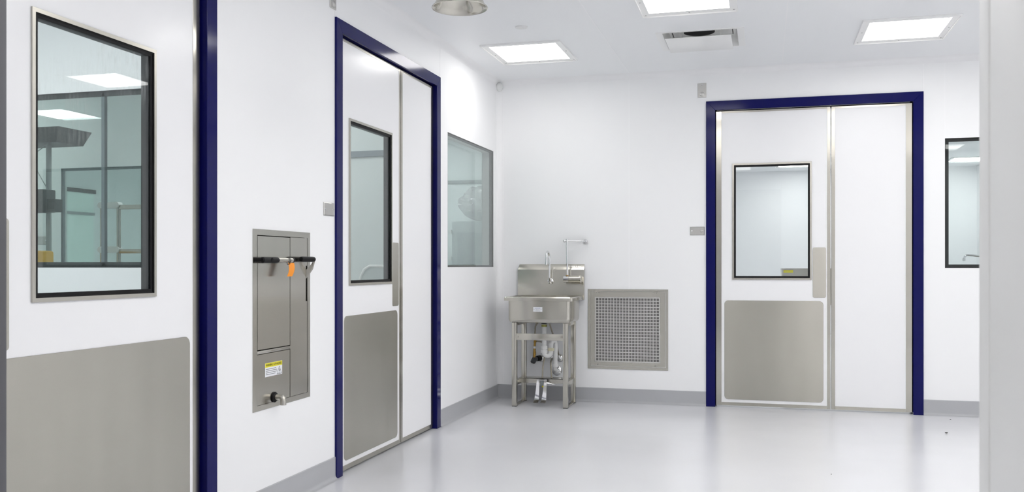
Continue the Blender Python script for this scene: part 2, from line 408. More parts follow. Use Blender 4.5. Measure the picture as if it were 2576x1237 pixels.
# cove base of the floor
def base(segs, f):
    mb = MB(); r = .022
    pr = [(0, 0), (.03, 0)] + [(.03-(.03-.005)*math.sin(a), r-r*math.cos(a)) for a in [PI/2*k/6 for k in range(1, 7)]] + [(.005, .112), (.003, .115), (0, .115)]
    for a, b in segs: mb.prism(pr, lambda d, z: f(a, d, z), lambda d, z: f(b, d, z))
    return mb
struct('baseboard_left', base([(-6.07, D1A), (D1B, D2A), (D2B, 0)], lambda u, d, z: (d, u, z)), 'base', 'grey coved base along the left wall', 'baseboard')
struct('baseboard_back', base([(0, D3A), (D3B, X1-TW)], lambda u, d, z: (u, -d, z)), 'base', 'grey coved base along the back wall', 'baseboard')

# ------------------------------------------------------------------ doors (local frame: x along the wall, y into the wall)
LF = .016                       # leaf face behind the wall face
def leaf(t, x0, x1, win=None, push=None, kick=None, stl=.04, str_=.04, clear='glass', z1=2.306):
    z0 = .012
    holes = []
    if win: holes = [(win[0]+.012, win[1]-.012, win[2]+.012, win[3]-.012)]
    p = part('door_leaf', MB().slab(x0+.002, x1-.002, z0+.002, z1-.002, LF+.001, LF+.044, holes, lambda u, v, w: (u, w, v)), 'leaf', t)
    part('edge_strip', MB().box(x0, x0+stl, LF-.0008, LF+.046, z0, z1, .0006, 1), 'stile', p, 'brushed steel edge strip')
    part('edge_strip', MB().box(x1-str_, x1, LF-.0008, LF+.046, z0, z1, .0006, 1), 'stile', p, 'brushed steel edge strip')
    part('bottom_rail', MB().box(x0+stl+.0005, x1-str_-.0005, LF-.0004, LF+.046, z0, z0+.025), 'kick', p, 'brushed steel bottom rail')
    part('top_rail', MB().box(x0+stl+.0005, x1-str_-.0005, LF-.0004, LF+.046, z1-.014, z1), 'kick', p, 'brushed steel top rail')
    if win:
        a, b, c, d = win
        w = part('vision_panel', MB().ring(a, b, c, d, .013, .013, .013, .013, LF-.005, LF+.004), 'trimsteel', p, 'glazed window in a steel frame')
        mb = MB().ring(a+.013, b-.013, c+.013, d-.013, .014, .014, .015, .015, LF+.001, LF+.006)
        mb.ring(a+.014, b-.014, c+.014, d-.014, .003, .003, .003, .003, LF-.001, LF+.001)
        part('gasket', mb, 'black', w)
        part('pane', MB().box(a+.02, b-.02, LF+.0065, LF+.0105, c+.02, d-.02), clear, w, 'clear glass')
        part('inner_frame', MB().ring(a+.014, b-.014, c+.014, d-.014, .011, .011, .011, .011, LF+.011, LF+.043), 'spacer', w)
    if push: part('push_plate', MB().rplate(*push, LF-.0015, LF+.001, .012), 'kick', p, 'rounded brushed steel push plate')
    if kick: part('kick_plate', MB().rplate(*kick, LF-.0015, LF+.001, .03), 'kick', p, 'rounded brushed steel kick plate')
    return p
def frame(t, w, seal=True):
    j = .07
    # jambs and head with mitred corners
    def piece(name, quad, g):
        cx = sum(p[0] for p in quad)/4; cz = sum(p[1] for p in quad)/4
        m = MB(); ch = .0015
        inn = [(x+(ch if x < cx else -ch), z+(ch if z < cz else -ch)) for x, z in quad]
        m.loft([[(x, .112, z) for x, z in quad], [(x, -.0105, z) for x, z in quad], [(x, -.012, z) for x, z in inn]])
        part(name, m, 'blue', t, g)
    piece('jamb', ((0, 0), (j, 0), (j, HD-j), (0, HD)), None)
    piece('jamb', ((w-j, 0), (w, 0), (w, HD), (w-j, HD-j)), None)
    piece('head', ((0, HD), (j, HD-j), (w-j, HD-j), (w, HD)), None)
    if seal:
        mb = MB(); mb.box(j, j+.006, LF+.046, .112, 0, HD-j); mb.box(w-j-.006, w-j, LF+.046, .112, 0, HD-j); mb.box(j, w-j, LF+.046, .112, HD-j-.006, HD-j)
        part('door_seal', mb, 'gap', t, 'black seal')
def double_door(name, loc, rot, label, glassmat):
    t = thing(name, label, 'door', loc, rot, kind='structure')
    frame(t, 1.570)
    leaf(t, .0755, .922, (.199, .787, .993, 1.895), (.795, .890, .857, 1.24), (.139, .872, .060, .831), .041, .023, glassmat)
    leaf(t, .9295, 1.4955, None, None, None, .026, .043)
    return t
double_door('door_3', (D3A, 0, 0), 0, 'double door with a wide navy frame in the back wall', 'clear')
double_door('door_2', (0, D2A, 0), H90, 'tall narrow-looking double door with a navy frame in the left wall', 'glass')
W = D1B-D1A
t = thing('door_1', 'nearest white door at the left edge with a tall window', 'door', (0, D1A, 0), H90, kind='structure')
frame(t, W)
leaf(t, .0755, W-.0805, (.307, .895, .988, 1.890), (.125, .222, .85, 1.24), (.118, 1.101, .060, .826), .041, .043, 'dusty')

# ------------------------------------------------------------------ windows
def window(name, loc, rot, w, h, label, border, bmat, gmat, back=True, th=TW, rmat='plastic'):
    t = thing(name, label, 'window', loc, rot, kind='structure')
    mb = MB().ring(0, w, 0, h, border, border, border, border, .008, .013)
    mb.ring(0, w, 0, h, .004, .004, .004, .004, .0005, .008)
    d = min(.032, th-.013)
    mb.ring(0, w, 0, h, .012, .012, .012, .012, .013, d)
    part('window_frame', mb, bmat, t)
    mb = MB().ring(0, w, 0, h, .010, .010, .010, .010, d, th-.0075)
    part('reveal', mb, rmat, t)
    part('pane', MB().box(.004, w-.004, .001, .007, .004, h-.004), gmat, t, 'clear glass')
    if back: part('pane', MB().box(.004, w-.004, th-.007, th-.001, .004, h-.004), gmat, t, 'clear glass')
    return t
window('window_1', (0, W1[0], W1[2]), H90, W1[1]-W1[0], W1[3]-W1[2], 'flush tinted window in the left wall beside the corner', .014, 'greyspacer', 'glass')
window('window_2', (W2[0], 0, W2[2]), 0, W2[1]-W2[0], W2[3]-W2[2], 'black bordered window in the back wall at the right edge', .026, 'black', 'clear')
t = window('window_3', (-2.10, -3.16, 1.09), 0, 1.20, .948, 'dark framed inner window seen through the nearest door', .03, 'spacer', 'glass', True, .06, 'spacer')
part('mullion', MB().box(.806, .826, .008, .030, .012, .936), 'bandgrey', t)
window('window_4', (-3.15, -1.37, 1.09), 0, .77, .77, 'second inner window seen far through the nearest door', .022, 'bandgrey', 'glass', False, .06, 'roomwall')

# ------------------------------------------------------------------ ceiling lights
def light_proto(dif):
    t = thing('ceiling_light', '', 'ceiling light')
    part('frame', MB().slab(-.285, .285, -.31, .31, -.004, -.0005, [(-.2385, .2385, -.243, .243)], lambda u, v, w: (u, v, w)), 'lightframe', t)
    mb = MB().slab(-.285, .285, -.31, .31, -.012, -.004, [(-.278, .278, -.303, .303)], lambda u, v, w: (u, v, w))
    part('rim', mb, 'lightframe', t)
    part('diffuser', MB().box(-.2385, .2385, -.243, .243, -.003, -.0006), dif, t, 'glowing white diffuser')
    for x, y in ((-.262, -.28), (.262, -.28), (-.262, .28), (.262, .28), (0, -.28), (0, .28), (.262, 0), (-.262, 0)):
        part('screw', MB().cyl((x, y, -.0055), (x, y, -.004), .0045, seg=12), 'screw', t)
    return t
proto = light_proto('lamp')
LG = 'square ceiling light panels'
first = True
def place_light(p, x, y, label, group):
    global first
    if p is proto and first: o = p; first = False
    elif p is not proto and p.get('free', 1): o = p; p['free'] = 0
    else: o = copy_tree(p)
    o.location = (x, y, CH); o['label'] = label; o['group'] = group
    return o
place_light(proto, .517, -.925, 'square white ceiling light panel near the corner above the hand sink', LG)
place_light(proto, 1.702, -1.967, 'square white ceiling light panel cut by the top edge of the photo', LG)
place_light(proto, 3.020, -.900, 'square white ceiling light panel above the back double door', LG)
for x, y in [(4.35, -.90), (4.35, -1.97), (3.02, -2.45), (1.69, -3.4), (1.69, -5.5), (3.02, -3.4), (4.35, -3.4), (1.69, -4.45), (3.02, -4.45), (4.35, -4.45), (3.02, -5.5), (4.35, -5.5)]:  # unseen, mostly added to even out wall light; one read off stile reflections
    place_light(proto, x, y, 'unseen square white ceiling light panel, one of a set mostly added as fill', 'unseen ceiling light panels mostly added as fill')
for x, y in ((1.70, -7.45), (4.0, -7.5), (.5, -8.2)):  # some added to brighten the camera's room, one read off steel reflections
    place_light(proto, x, y, 'unseen square white ceiling light panel behind the camera, from a partly added set', 'unseen ceiling light panels behind the camera, some added as fill')
proto2 = light_proto('lamp2'); proto3 = light_proto('lamp3')
del_keys = []
place_light(proto2, -4.72, -6.68, 'bright ceiling light panel reflected in the glass of the nearest door', LG)
for x, y in ((-1.5, -6.6), (-1.5, -4.4), (-3.9, -4.4), (-1.3, -2.25), (-3.9, -2.25)):
    place_light(proto2, x, y, 'ceiling light panel of the small rooms behind the left wall', 'ceiling light panels behind the left wall')
for x, y in ((-1.3, .3), (-3.6, .3), (-1.3, 2.2), (-3.6, 2.2)):
    place_light(proto2, x, y, 'ceiling light panel of the storage room behind the left wall', 'ceiling light panels of the storage room')
for x, y in ((1.5, 1.4), (3.9, 1.4), (1.2, 3.2), (3.6, 4.0), (1.2, 5.4), (2.6, 7.2), (5.0, 7.1)):
    place_light(proto3, x, y, 'ceiling light panel of the bright room behind the back wall', 'ceiling light panels behind the back wall')
for p_ in (proto2, proto3):
    if 'free' in p_: del p_['free']

# ------------------------------------------------------------------ ceiling vent
t = thing('ceiling_vent', 'square white air diffuser in the ceiling with a dark round duct', 'vent', (1.73, -.99, CH))
part('flange', MB().slab(-.285, .285, -.255, .255, -.004, 0, [(-.24, .24, -.235, .235)], lambda u, v, w: (u, v, w)), 'lightframe', t)
def rect(a, b, z): return [(-a, -b, z), (a, -b, z), (a, b, z), (-a, b, z)]
mb = MB(); mb.loft([rect(.24, .235, -.004), rect(.222, .218, .07), rect(.2, .19, .07), rect(.2, .19, .076), rect(.228, .224, .076), rect(.252, .243, -.002)], False, False)
part('pan', mb, 'lightframe', t)
mb = MB(); mb.slab(-.205, .205, -.195, .195, .07, .075, [(-.001, .001, -.001, .001)], lambda u, v, w: (u, v, w))
part('top_plate', mb, 'lightframe', t)
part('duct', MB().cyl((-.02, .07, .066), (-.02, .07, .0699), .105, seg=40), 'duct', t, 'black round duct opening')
part('plaque', MB().box(-.225, .202, -.207, .195, -.036, -.031, .002), 'lightframe', t)
for x in (-.13, .13): part('hanger', MB().box(x-.006, x+.006, -.10, -.088, -.031, .07), 'lightframe', t)
# sprinkler cover
t = tag(part('sprinkler_cover', MB().lathe([(.040, 0), (.040, -.006), (.037, -.008), (.0, -.0085)][:3] + [(.001, -.0082)], (0, 0, 0)), 'plastic'), 'small round white cover plate on the ceiling beside the left light', 'sprinkler cover')
t.location = (.635, -1.625, CH)
# shower head
t = thing('shower_head', 'stainless emergency shower bell hanging from the ceiling', 'shower head', (.846, -3.477, CH))
b = 2.232-CH
prof = [(.1195, b+.001), (.122, b), (.1235, b+.002), (.122, b+.006), (.112, b+.012), (.105, b+.030), (.092, b+.060), (.068, b+.088), (.040, b+.104), (.026, b+.112), (.024, b+.135), (.001, b+.135)]
inner = [(.001, b+.095), (.036, b+.093), (.062, b+.080), (.088, b+.055), (.102, b+.028), (.110, b+.010), (.1195, b+.001)]
mb = MB(); mb.lathe(inner + prof[1:], seg=64)
part('bell', mb, 'steel', t)
part('spray_disc', MB().cyl((0, 0, b+.066), (0, 0, b+.072), .036), 'steel', t)
part('pipe', MB().cyl((0, 0, b+.13), (0, 0, -.003), .017), 'steel', t)
part('escutcheon', MB().lathe([(.05, 0), (.05, -.004), (.02, -.014), (.017, -.014)]), 'steel', t)

# ------------------------------------------------------------------ wall plates
def plate(name, loc, rot, label, vertical, sensor=False, group=None):
    t = thing(name, label, 'wall plate', loc, rot, group)
    w, h = (.067, .112) if vertical else (.111, .067)
    mb = MB(); ch = .004
    o = lambda a: [(-w/2+a, -h/2+a), (w/2-a, -h/2+a), (w/2-a, h/2-a), (-w/2+a, h/2-a)]
    mb.loft([[(x, 0, z) for x, z in o(0)], [(x, -.0025, z) for x, z in o(0)], [(x, -.0055, z) for x, z in o(ch)]])
    part('cover', mb, 'plate', t)
    for s in (-1, 1):
        c = (0, 0, s*.042) if vertical else (s*.042, 0, 0)
        part('screw', MB().lathe([(.0052, -.0054), (.0048, -.0068), (.002, -.0076), (.0005, -.0077)], c, 'y', 16), 'chrome', t)
    if sensor:
        c = (0, 0, -.030) if vertical else (.034, 0, 0)
        part('sensor_dome', MB().lathe([(.018, -.0054), (.016, -.009), (.009, -.0125), (.0005, -.0135)] if vertical else [(.012, -.0054), (.010, -.0075), (.0005, -.0085)], c, 'y', 24), 'plate', t)
    return t
plate('wall_plate', (1.6335, 0, 1.3735), 0, 'horizontal steel cover plate left of the back double door', False, True)
plate('wall_plate', (1.6705, 0, 2.475), 0, 'upright steel sensor plate high beside the back double door', True, True)
plate('wall_plate', (0, -3.0615, 1.3875), H90, 'horizontal steel cover plate left of the double door on the left wall', False)
plate('wall_plate', (0, -3.0125, 2.476), H90, 'upright steel plate at the top edge above the left wall double door', True, True)
plate('wall_plate', (-3.33, -1.37, 1.30), 0, 'small grey plate seen through the nearest door beside the yellow bin', False)

# ------------------------------------------------------------------ recessed safety station on the left wall
t = thing('safety_station', 'recessed stainless eyewash cabinet in the left wall with black handles', 'eyewash cabinet', (0, EW[0], EW[2]), H90)
w, h = EW[1]-EW[0], EW[3]-EW[2]
def ez(z): return z-EW[2]
mb = MB().ring(0, w, 0, h, .035, .026, .024, .026, -.0022, .001)
part('cabinet_frame', mb, 'cab', t)
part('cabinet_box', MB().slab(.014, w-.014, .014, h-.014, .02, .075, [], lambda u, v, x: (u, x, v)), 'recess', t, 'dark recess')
mb = MB(); mb.slab(.0390, .3195, ez(.7305), ez(1.2310), -.0018, .015, [], lambda u, v, x: (u, x, v))
part('upper_panel', mb, 'cab', t)
part('divider', MB().box(.0355, .3235, -.0030, .015, ez(.712), ez(.7265), .0012), 'cab', t)
part('lower_panel', MB().box(.0365, .3195, -.0015, .015, ez(.4885), ez(.7095)), 'cab', t)
mb = MB(); mb.slab(.3240, .4870, ez(.4885), ez(1.2335), -.0015, .015, [(.474, .4860, ez(.929), ez(1.10))], lambda u, v, x: (u, x, v))
part('side_panel', mb, 'cab', t)
# spray handle
hz = ez(1.1255); hy = -.032
hd = part('spray_handle', MB().cyl((.150, hy, hz), (.285, hy, hz), .0112), 'trimsteel', t)
mb = MB(); mb.tube([(.020, hy, hz), (.026, hy, hz), (.04, hy, hz), (.13, hy, hz), (.146, hy, hz), (.156, hy, hz)], [.009, .0135, .0142, .0142, .0138, .0115], 20)
mb.cyl((.022, -.001, hz), (.022, hy, hz), .009); part('grip', mb, 'black', hd, 'black plastic grip')
part('nozzle_hole', MB().lathe([(.010, 0), (.010, -.001), (.001, -.0012)], (.085, hy-.0138, hz), 'y', 20), 'gap', hd)
mb = MB(); mb.cyl((.256, hy, hz), (.259, hy, hz), .0116); mb.cyl((.285, hy, hz), (.300, hy, hz), .0125, .0105); mb.cyl((.294, -.001, hz), (.294, hy, hz), .007)
part('end_ring', mb, 'black', hd, 'black end ring')
# lever with black grip
lv = part('lever_arm', MB().loft([[(.476, .004, ez(1.035)), (.482, .004, ez(1.035)), (.482, .004, ez(1.075)), (.476, .004, ez(1.075))],
      [(.481, -.016, ez(1.062)), (.489, -.016, ez(1.062)), (.489, -.016, ez(1.096)), (.481, -.016, ez(1.096))],
      [(.485, -.030, ez(1.090)), (.494, -.030, ez(1.084)), (.496, -.030, ez(1.112)), (.486, -.030, ez(1.116))],
      [(.478, -.040, ez(1.128)), (.497, -.038, ez(1.120)), (.494, -.034, ez(1.136)), (.478, -.036, ez(1.136))]]), 'trimsteel', t)
lx = ez(1.131)
part('grip', MB().tube([(.356, -.037, lx), (.359, -.037, lx), (.366, -.037, lx), (.470, -.037, lx), (.484, -.037, lx), (.488, -.037, lx)], [.006, .011, .0132, .0132, .0125, .009], 20), 'black', lv, 'black rubber grip')
# warning sticker
lb = part('warning_label', MB().box(.101, .249, -.0020, -.0012, ez(.605), ez(.6665)), 'paper', t, 'white and yellow slip hazard sticker')
part('label_band', MB().box(.1015, .2485, -.0023, -.0020, ez(.6465), ez(.666)), 'yellow', lb)
text('label_heading', 'WARNING: SLIP HAZARD', .0145, 'ink', lb, (.175, -.0025, ez(.6562)), .0002, .136)
mb = MB()
for i, L in enumerate((.088, .095, .096, .082)):
    x = .107; z = ez(.6385-.0078*i)
    while x < .107+L:
        g = random.uniform(.003, .010); mb.box(x, min(x+g, .107+L), -.0022, -.0020, z-.0013, z+.0013); x += g+.0014
part('small_print', mb, 'greyink', lb)
def tri(cx, cz, r, hh): return [(cx-r, cz), (cx+r, cz), (cx, cz+hh)]
mb = MB(); cx = .2235
o_, i_ = tri(cx, ez(.608), .0215, .0365), tri(cx, ez(.6098), .0182, .0312)
for k in range(3):
    j = (k+1) % 3; quad = [o_[k], o_[j], i_[j], i_[k]]
    mb.prism(quad, lambda a, b: (a, -.0022, b), lambda a, b: (a, -.0018, b))
mb.lathe([(.0022, -.0022), (.0022, -.0018)], (cx-.001, 0, ez(.630)), 'y', 10)
for a, b in (((-.001, .628), (.003, .6225)), ((.003, .6225), (.007, .617)), ((.002, .624), (-.004, .619)), ((0, .627), (.006, .6265))):
    mb.tube([(cx+a[0], -.002, ez(a[1])), (cx+b[0], -.002, ez(b[1]))], .0011, 6)
mb.box(cx-.008, cx+.008, -.0022, -.0018, ez(.6125), ez(.614))
part('pictogram', mb, 'ink', lb)
# drain elbow
sx, sz = .178, ez(.507)
sp = part('drain_elbow', MB().tube([(sx, -.002, sz), (sx, -.030, sz), (sx, -.041, sz-.001), (sx, -.047, sz-.007), (sx, -.048, sz-.016), (sx, -.048, sz-.034)], .0132, 24), 'trimsteel', t)
part('escutcheon', MB().lathe([(.014, -.001), (.023, -.001), (.024, -.006), (.021, -.010), (.014, -.010)], (sx, 0, sz), 'y', 28), 'black', sp, 'black rubber ring')
# orange inspection tag hanging on the handle
tg = thing('inspection_tag', 'orange tag hanging from the steel spray handle of the eyewash cabinet', 'tag', (-hy, EW[0]+.245, EW[2]+hz), H90)
mb = MB(); rows = []
for k in range(9):
    f = k/8; z = -.012-.062*f; xc = .004-.024*f*f+.010*(f if f < .3 else .3); yy = -.014-.006*math.sin(f*2.4)
    rows.append([(xc-.024+.004*f, yy, z), (xc+.026-.004*f, yy-.002, z), (xc+.026-.004*f, yy-.001, z), (xc-.024+.004*f, yy+.001, z)])
mb.loft(rows); part('strip', mb, 'orange', tg)
mb = MB().tube([(.0135*math.sin(a)*.02, .0135*math.cos(a), .0135*math.sin(a)) for a in [2*PI*k/20 for k in range(21)]], .0012, 6)
mb.tube([(0, -.0125, -.006), (-.012, -.018, -.017), (-.034, -.018, -.019)], .0017, 8)
part('cable_tie', mb, 'black', tg, 'black cable tie')

# ------------------------------------------------------------------ return air grille
t = thing('return_grille', 'square stainless return air grille low on the back wall right of the sink', 'grille', (GR[0], 0, GR[2]))
w, h = GR[1]-GR[0], GR[3]-GR[2]
part('outer_frame', MB().ring(0, w, 0, h, .020, .020, .022, .018, -.004, .001), 'trimsteel', t)
part('hinged_frame', MB().ring(.0225, w-.0225, .0245, h-.0205, .0345, .0385, .0315, .0415, -.007, .004), 'trimsteel', t)
nx = ny = 21; a0, a1, b0, b1 = .057, w-.061, .056, h-.062
px, pz = (a1-a0-.016)/nx, (b1-b0-.016)/ny; hw = .385
holes = [(a0+.008+(i+.5-hw)*px, a0+.008+(i+.5+hw)*px, b0+.008+(j+.5-hw)*pz, b0+.008+(j+.5+hw)*pz) for i in range(nx) for j in range(ny)]
mb = MB()
xs = [a0] + [x for i in range(nx) for x in (holes[i*ny][0], holes[i*ny][1])] + [a1]
zs = [b0] + [z for j in range(ny) for z in (holes[j][2], holes[j][3])] + [b1]
for i in range(0, len(xs)-1, 2): mb.box(xs[i], xs[i+1], -.0035, -.002, b0, b1)
for j in range(0, len(zs)-1, 2): mb.box(a0, a1, -.0034, -.0021, zs[j], zs[j+1])
part('perforated_sheet', mb, 'sieve', t)
part('filter_pad', MB().box(.03, w-.03, .012, .03, .03, h-.03), 'filter', t, 'grey filter behind the holes')
for x in (.082, w-.10):
    mb = MB(); mb.cyl((x-.016, -.009, h-.019), (x+.016, -.009, h-.019), .0028, seg=12); mb.box(x-.016, x+.016, -.0092, -.008, h-.033, h-.020)
    hg = part('hinge', mb, 'trimsteel', t)
    for s in (-.009, .009): part('screw', MB().lathe([(.0025, -.0092), (.002, -.0102), (.0004, -.0104)], (x+s, 0, h-.028), 'y', 10), 'screw', hg)
for x in (.082, w-.10): part('screw', MB().lathe([(.005, -.0075), (.005, -.010), (.001, -.011)], (x, 0, .036), 'y', 14), 'screw', t)

# ------------------------------------------------------------------ hand sink
SX = .458
t = thing('hand_sink', 'stainless hand sink with backsplash on square legs in the corner', 'sink', (SX, 0, 0))
def X(x): return x-SX
xa, xb = X(.181), X(.735)
# backsplash
prof = [(-.001, .826), (-.030, .826), (-.030, 1.066), (-.028, 1.070), (-.004, 1.112), (-.001, 1.114)]
mb = MB().prism(prof, lambda y, z: (xa+(.009 if z > 1.1 else 0), y, z), lambda y, z: (xb, y, z))
bs = part('backsplash', mb, 'steel', t)
text('maker_mark', 'SANI-LAV', .020, 'plate', bs, (X(.660), -.0185, 1.092), .0010, .100, tilt=-.53)
# rim and bowl
def ring(x0, x1, y0, y1, z, r): return [(x, y, z) for x, y in rrect(x0, x1, y0, y1, r)]
ra, rb, rf, rk = X(.182), X(.731), -.462, -.031
mb = MB().loft([ring(ra, rb, rf, rk, .828, .02), ring(ra-.001, rb+.001, rf-.001, rk, .838, .021), ring(ra, rb, rf, rk, .852, .022), ring(ra+.006, rb-.006, rf+.006, rk-.001, .859, .022), ring(ra+.014, rb-.014, rf+.014, rk-.002, .860, .022),
               ring(ra+.022, rb-.022, rf+.022, rk-.010, .857, .03), ring(X(.213), X(.701), -.429, -.055, .850, .035), ring(X(.215), X(.699), -.427, -.057, .70, .035), ring(X(.235), X(.679), -.407, -.075, .668, .03)], False, True)
part('rim', mb, 'steel', t)
ba, bb, bf, bk = X(.209), X(.705), -.433, -.051
mb = MB().loft([ring(ba, bb, bf, bk, .829, .030), ring(ba, bb, bf, bk, .690, .030), ring(ba+.002, bb-.002, bf+.002, bk-.002, .674, .030), ring(ba+.010, bb-.010, bf+.010, bk-.010, .661, .026), ring(ba+.024, bb-.024, bf+.024, bk-.024, .656, .02)], False, True)
bw = part('bowl', mb, 'steel', t)
for s in (-.008, .008): part('rivet', MB().cyl((rb, -.075+s, .840), (rb+.003, -.075+s, .840), .004, seg=12), 'screw', t)
st = part('sticker', MB().box(X(.414), X(.487), -.4340, -.4333, .7445, .7805), 'paper', bw, 'small white maker sticker')
text('sticker_heading', 'SANI-LAV', .010, 'blueink', st, (X(.450), -.4342, .7715), .0002, .040)
mb = MB()
for x0, x1, z0, z1 in ((.436, .444, .758, .761), (.447, .452, .757, .761), (.456, .464, .758, .761), (.420, .424, .7605, .763), (.473, .480, .7605, .763), (.432, .470, .7495, .751)): mb.box(X(x0), X(x1), -.4343, -.434, z0, z1)
part('sticker_print', mb, 'greyink', st)
# stand
LEG = .038
for lx0, ly0 in ((.234, -.410), (.643, -.410), (.234, -.114), (.643, -.114)):
    lg = part('leg', MB().box(X(lx0), X(lx0+LEG), ly0, ly0+LEG, .004, .657, .003), 'steel', t)
    part('foot_pad', MB().box(X(lx0)+.001, X(lx0+LEG)-.001, ly0+.001, ly0+LEG-.001, 0, .0038), 'black', lg)
part('front_bar', MB().box(X(.268), X(.647), -.408, -.403, .521, .572, .001), 'steel', t)
for x in (.284, .631): part('bolt', MB().lathe([(.007, -.408), (.006, -.412), (.001, -.413)], (X(x), 0, .546), 'y', 14), 'trimsteel', t)
for x in (.2385, .6475):
    part('side_rail', MB().box(X(x), X(x+.029), -.372, -.114, .163, .203, .001), 'steel', t)
    part('side_rail', MB().box(X(x), X(x+.029), -.372, -.114, .632, .655, .001), 'steel', t)
    part('floor_rail', MB().box(X(x), X(x+.029), -.372, -.114, .001, .012, .001), 'steel', t)
mb = MB().box(X(.2675), X(.647), -.235, -.232, .166, .204); mb.box(X(.2675), X(.647), -.235, -.12, .2005, .204)
part('pedal_bar', mb, 'steel', t)
# pedals and foot valve
pv = part('foot_valve', MB().box(X(.430), X(.468), -.275, -.235, .150, .190, .004), 'grey', t)
part('pivot_rod', MB().cyl((X(.408), -.280, .196), (X(.484), -.280, .196), .004), 'chrome', pv)
mb = MB(); mb.cyl((X(.468), -.26, .172), (X(.500), -.25, .168), .011); mb.tube([(X(.50), -.25, .168), (X(.522), -.24, .158), (X(.540), -.22, .162)], .007, 12, 1)
part('outlet', mb, 'chrome', pv)
part('yellow_cap', MB().cyl((X(.449), -.262, .138), (X(.449), -.262, .15), .006), 'yellow', pv)
for x in (.417, .476):
    mb = MB(); xx = X(x)
    sec = lambda hw, y, z, th: [(xx-hw, y, z), (xx+hw, y, z), (xx+hw, y+th, z+.001), (xx-hw, y+th, z+.001)]
    mb.loft([sec(.010, -.286, .202, .006), sec(.011, -.289, .180, .006), sec(.014, -.310, .110, .004), sec(.018, -.334, .056, .004), sec(.019, -.345, .044, .004), sec(.021, -.372, .034, .004), sec(.021, -.378, .030, .004)])
    mb.cyl((xx-.010, -.280, .197), (xx+.010, -.280, .197), .008)
    part('foot_pedal', mb, 'chrome', t, 'chrome foot pedal')
# faucet
fx = X(.459)
fc = part('faucet', MB().tube([(fx, -.034, .976), (fx-.001, -.052, .978), (fx-.001, -.058, .990), (fx-.002, -.058, 1.03), (fx-.002, -.058, 1.15)] +
     [(fx-.003-.003*math.sin(a), -.108+.05*math.cos(a), 1.165+.05*math.sin(a)) for a in [PI*k/12 for k in range(13)]] + [(fx-.006, -.158, 1.135), (fx-.006, -.158, 1.112)], .0088, 16), 'chrome', t, 'chrome gooseneck faucet')
mb = MB().lathe([(.024, -.0305), (.024, -.036), (.015, -.041), (.013, -.052), (.009, -.055)], (fx, 0, .974), 'y', 28)
for k in range(6):
    a = PI/3*k; mb.cyl((fx+.012*math.cos(a), -.045, .974+.012*math.sin(a)), (fx+.020*math.cos(a), -.045, .974+.020*math.sin(a)), .005, seg=8)
part('flange', mb, 'chrome', fc)
part('aerator', MB().cyl((fx-.006, -.158, 1.108), (fx-.006, -.158, 1.124), .0105), 'chrome', fc)
# drain and trap
dx = X(.458)
dr = part('drain_pipe', MB().cyl((dx, -.25, .445), (dx, -.25, .632), .0185), 'pvc', t, 'white drain pipe')
part('drain_flange', MB().lathe([(.034, .656), (.034, .650), (.028, .646), (.02, .64)], (dx, -.25, 0)), 'black', dr, 'dark drain flange')
part('coupling_nut', MB().cyl((dx, -.25, .617), (dx, -.25, .634), .0235, seg=8), 'nut', dr, 'olive brass nut')
pts = [(dx, -.25, .45), (dx, -.25, .42)] + [(dx+.026-.026*math.cos(a), -.25+.012*a/PI, .412-.026*math.sin(a)) for a in [PI*k/8 for k in range(1, 9)]] + [(dx+.052, -.236, .45), (dx+.052, -.232, .478), (dx+.053, -.215, .496), (dx+.055, -.17, .50), (dx+.058, -.125, .492), (dx+.059, -.108, .470), (dx+.059, -.105, .44), (dx+.056, -.105, .30), (dx+.052, -.098, .265), (dx+.048, -.07, .246), (dx+.046, -.006, .242)]
part('trap', MB().tube(pts, .0185, 18), 'pvc', t, 'white plastic trap')
mb = MB(); mb.cyl((dx, -.25, .440), (dx, -.25, .468), .0255); mb.cyl((dx, -.25, .412), (dx, -.25, .436), .0275)
part('trap_nut', mb, 'pvc', t, 'white trap nut')
part('trap_nut', MB().cyl((dx+.052, -.238, .425), (dx+.052, -.236, .448), .025), 'putty', t, 'cream trap collar')
part('trap_nut', MB().cyl((dx+.057, -.105, .285), (dx+.057, -.105, .31), .0245), 'pvc', t, 'white trap nut')
def escut(x, z, r=.030): return MB().lathe([(r, -.0005), (r, -.004), (r*.7, -.012), (r*.4, -.014), (.004, -.0142)], (X(x), 0, z), 'y', 28)
part('wall_flange', escut(.506, .242, .040), 'chrome', t, 'chrome wall flange')
# stop valves and supply hoses
sv = part('stop_valve', escut(.532, .345, .030), 'chrome', t, 'chrome stop valve')
mb = MB(); mb.cyl((X(.532), -.012, .345), (X(.532), -.05, .345), .009); mb.cyl((X(.532), -.04, .34), (X(.530), -.04, .372), .008); part('stem', mb, 'chrome', sv)
sv = part('stop_valve', escut(.478, .345, .024), 'chrome', t, 'chrome stop valve')
sv = part('stop_valve', escut(.372, .336, .026), 'chrome', t, 'chrome stop valve')
mb = MB(); mb.cyl((X(.365), -.012, .342), (X(.350), -.055, .342), .024, .022); part('black_body', mb, 'black', sv, 'black valve body')
mb = MB(); mb.tube([(X(.332), -.125, .310), (X(.334), -.123, .318), (X(.338), -.11, .336), (X(.346), -.07, .342)], [.012, .021, .023, .02], 18); part('knob', mb, 'darkbin', sv, 'dark knob')
part('tag', MB().box(X(.318), X(.325), -.118, -.108, .318, .365, .001), 'paper', sv, 'white paper tag')
mb = MB(); mb.cyl((X(.338), -.10, .345), (X(.342), -.10, .430), .010); mb.cyl((X(.341), -.10, .375), (X(.342), -.10, .405), .0125, seg=8); part('brass_fitting', mb, 'brass', sv, 'brass fitting')
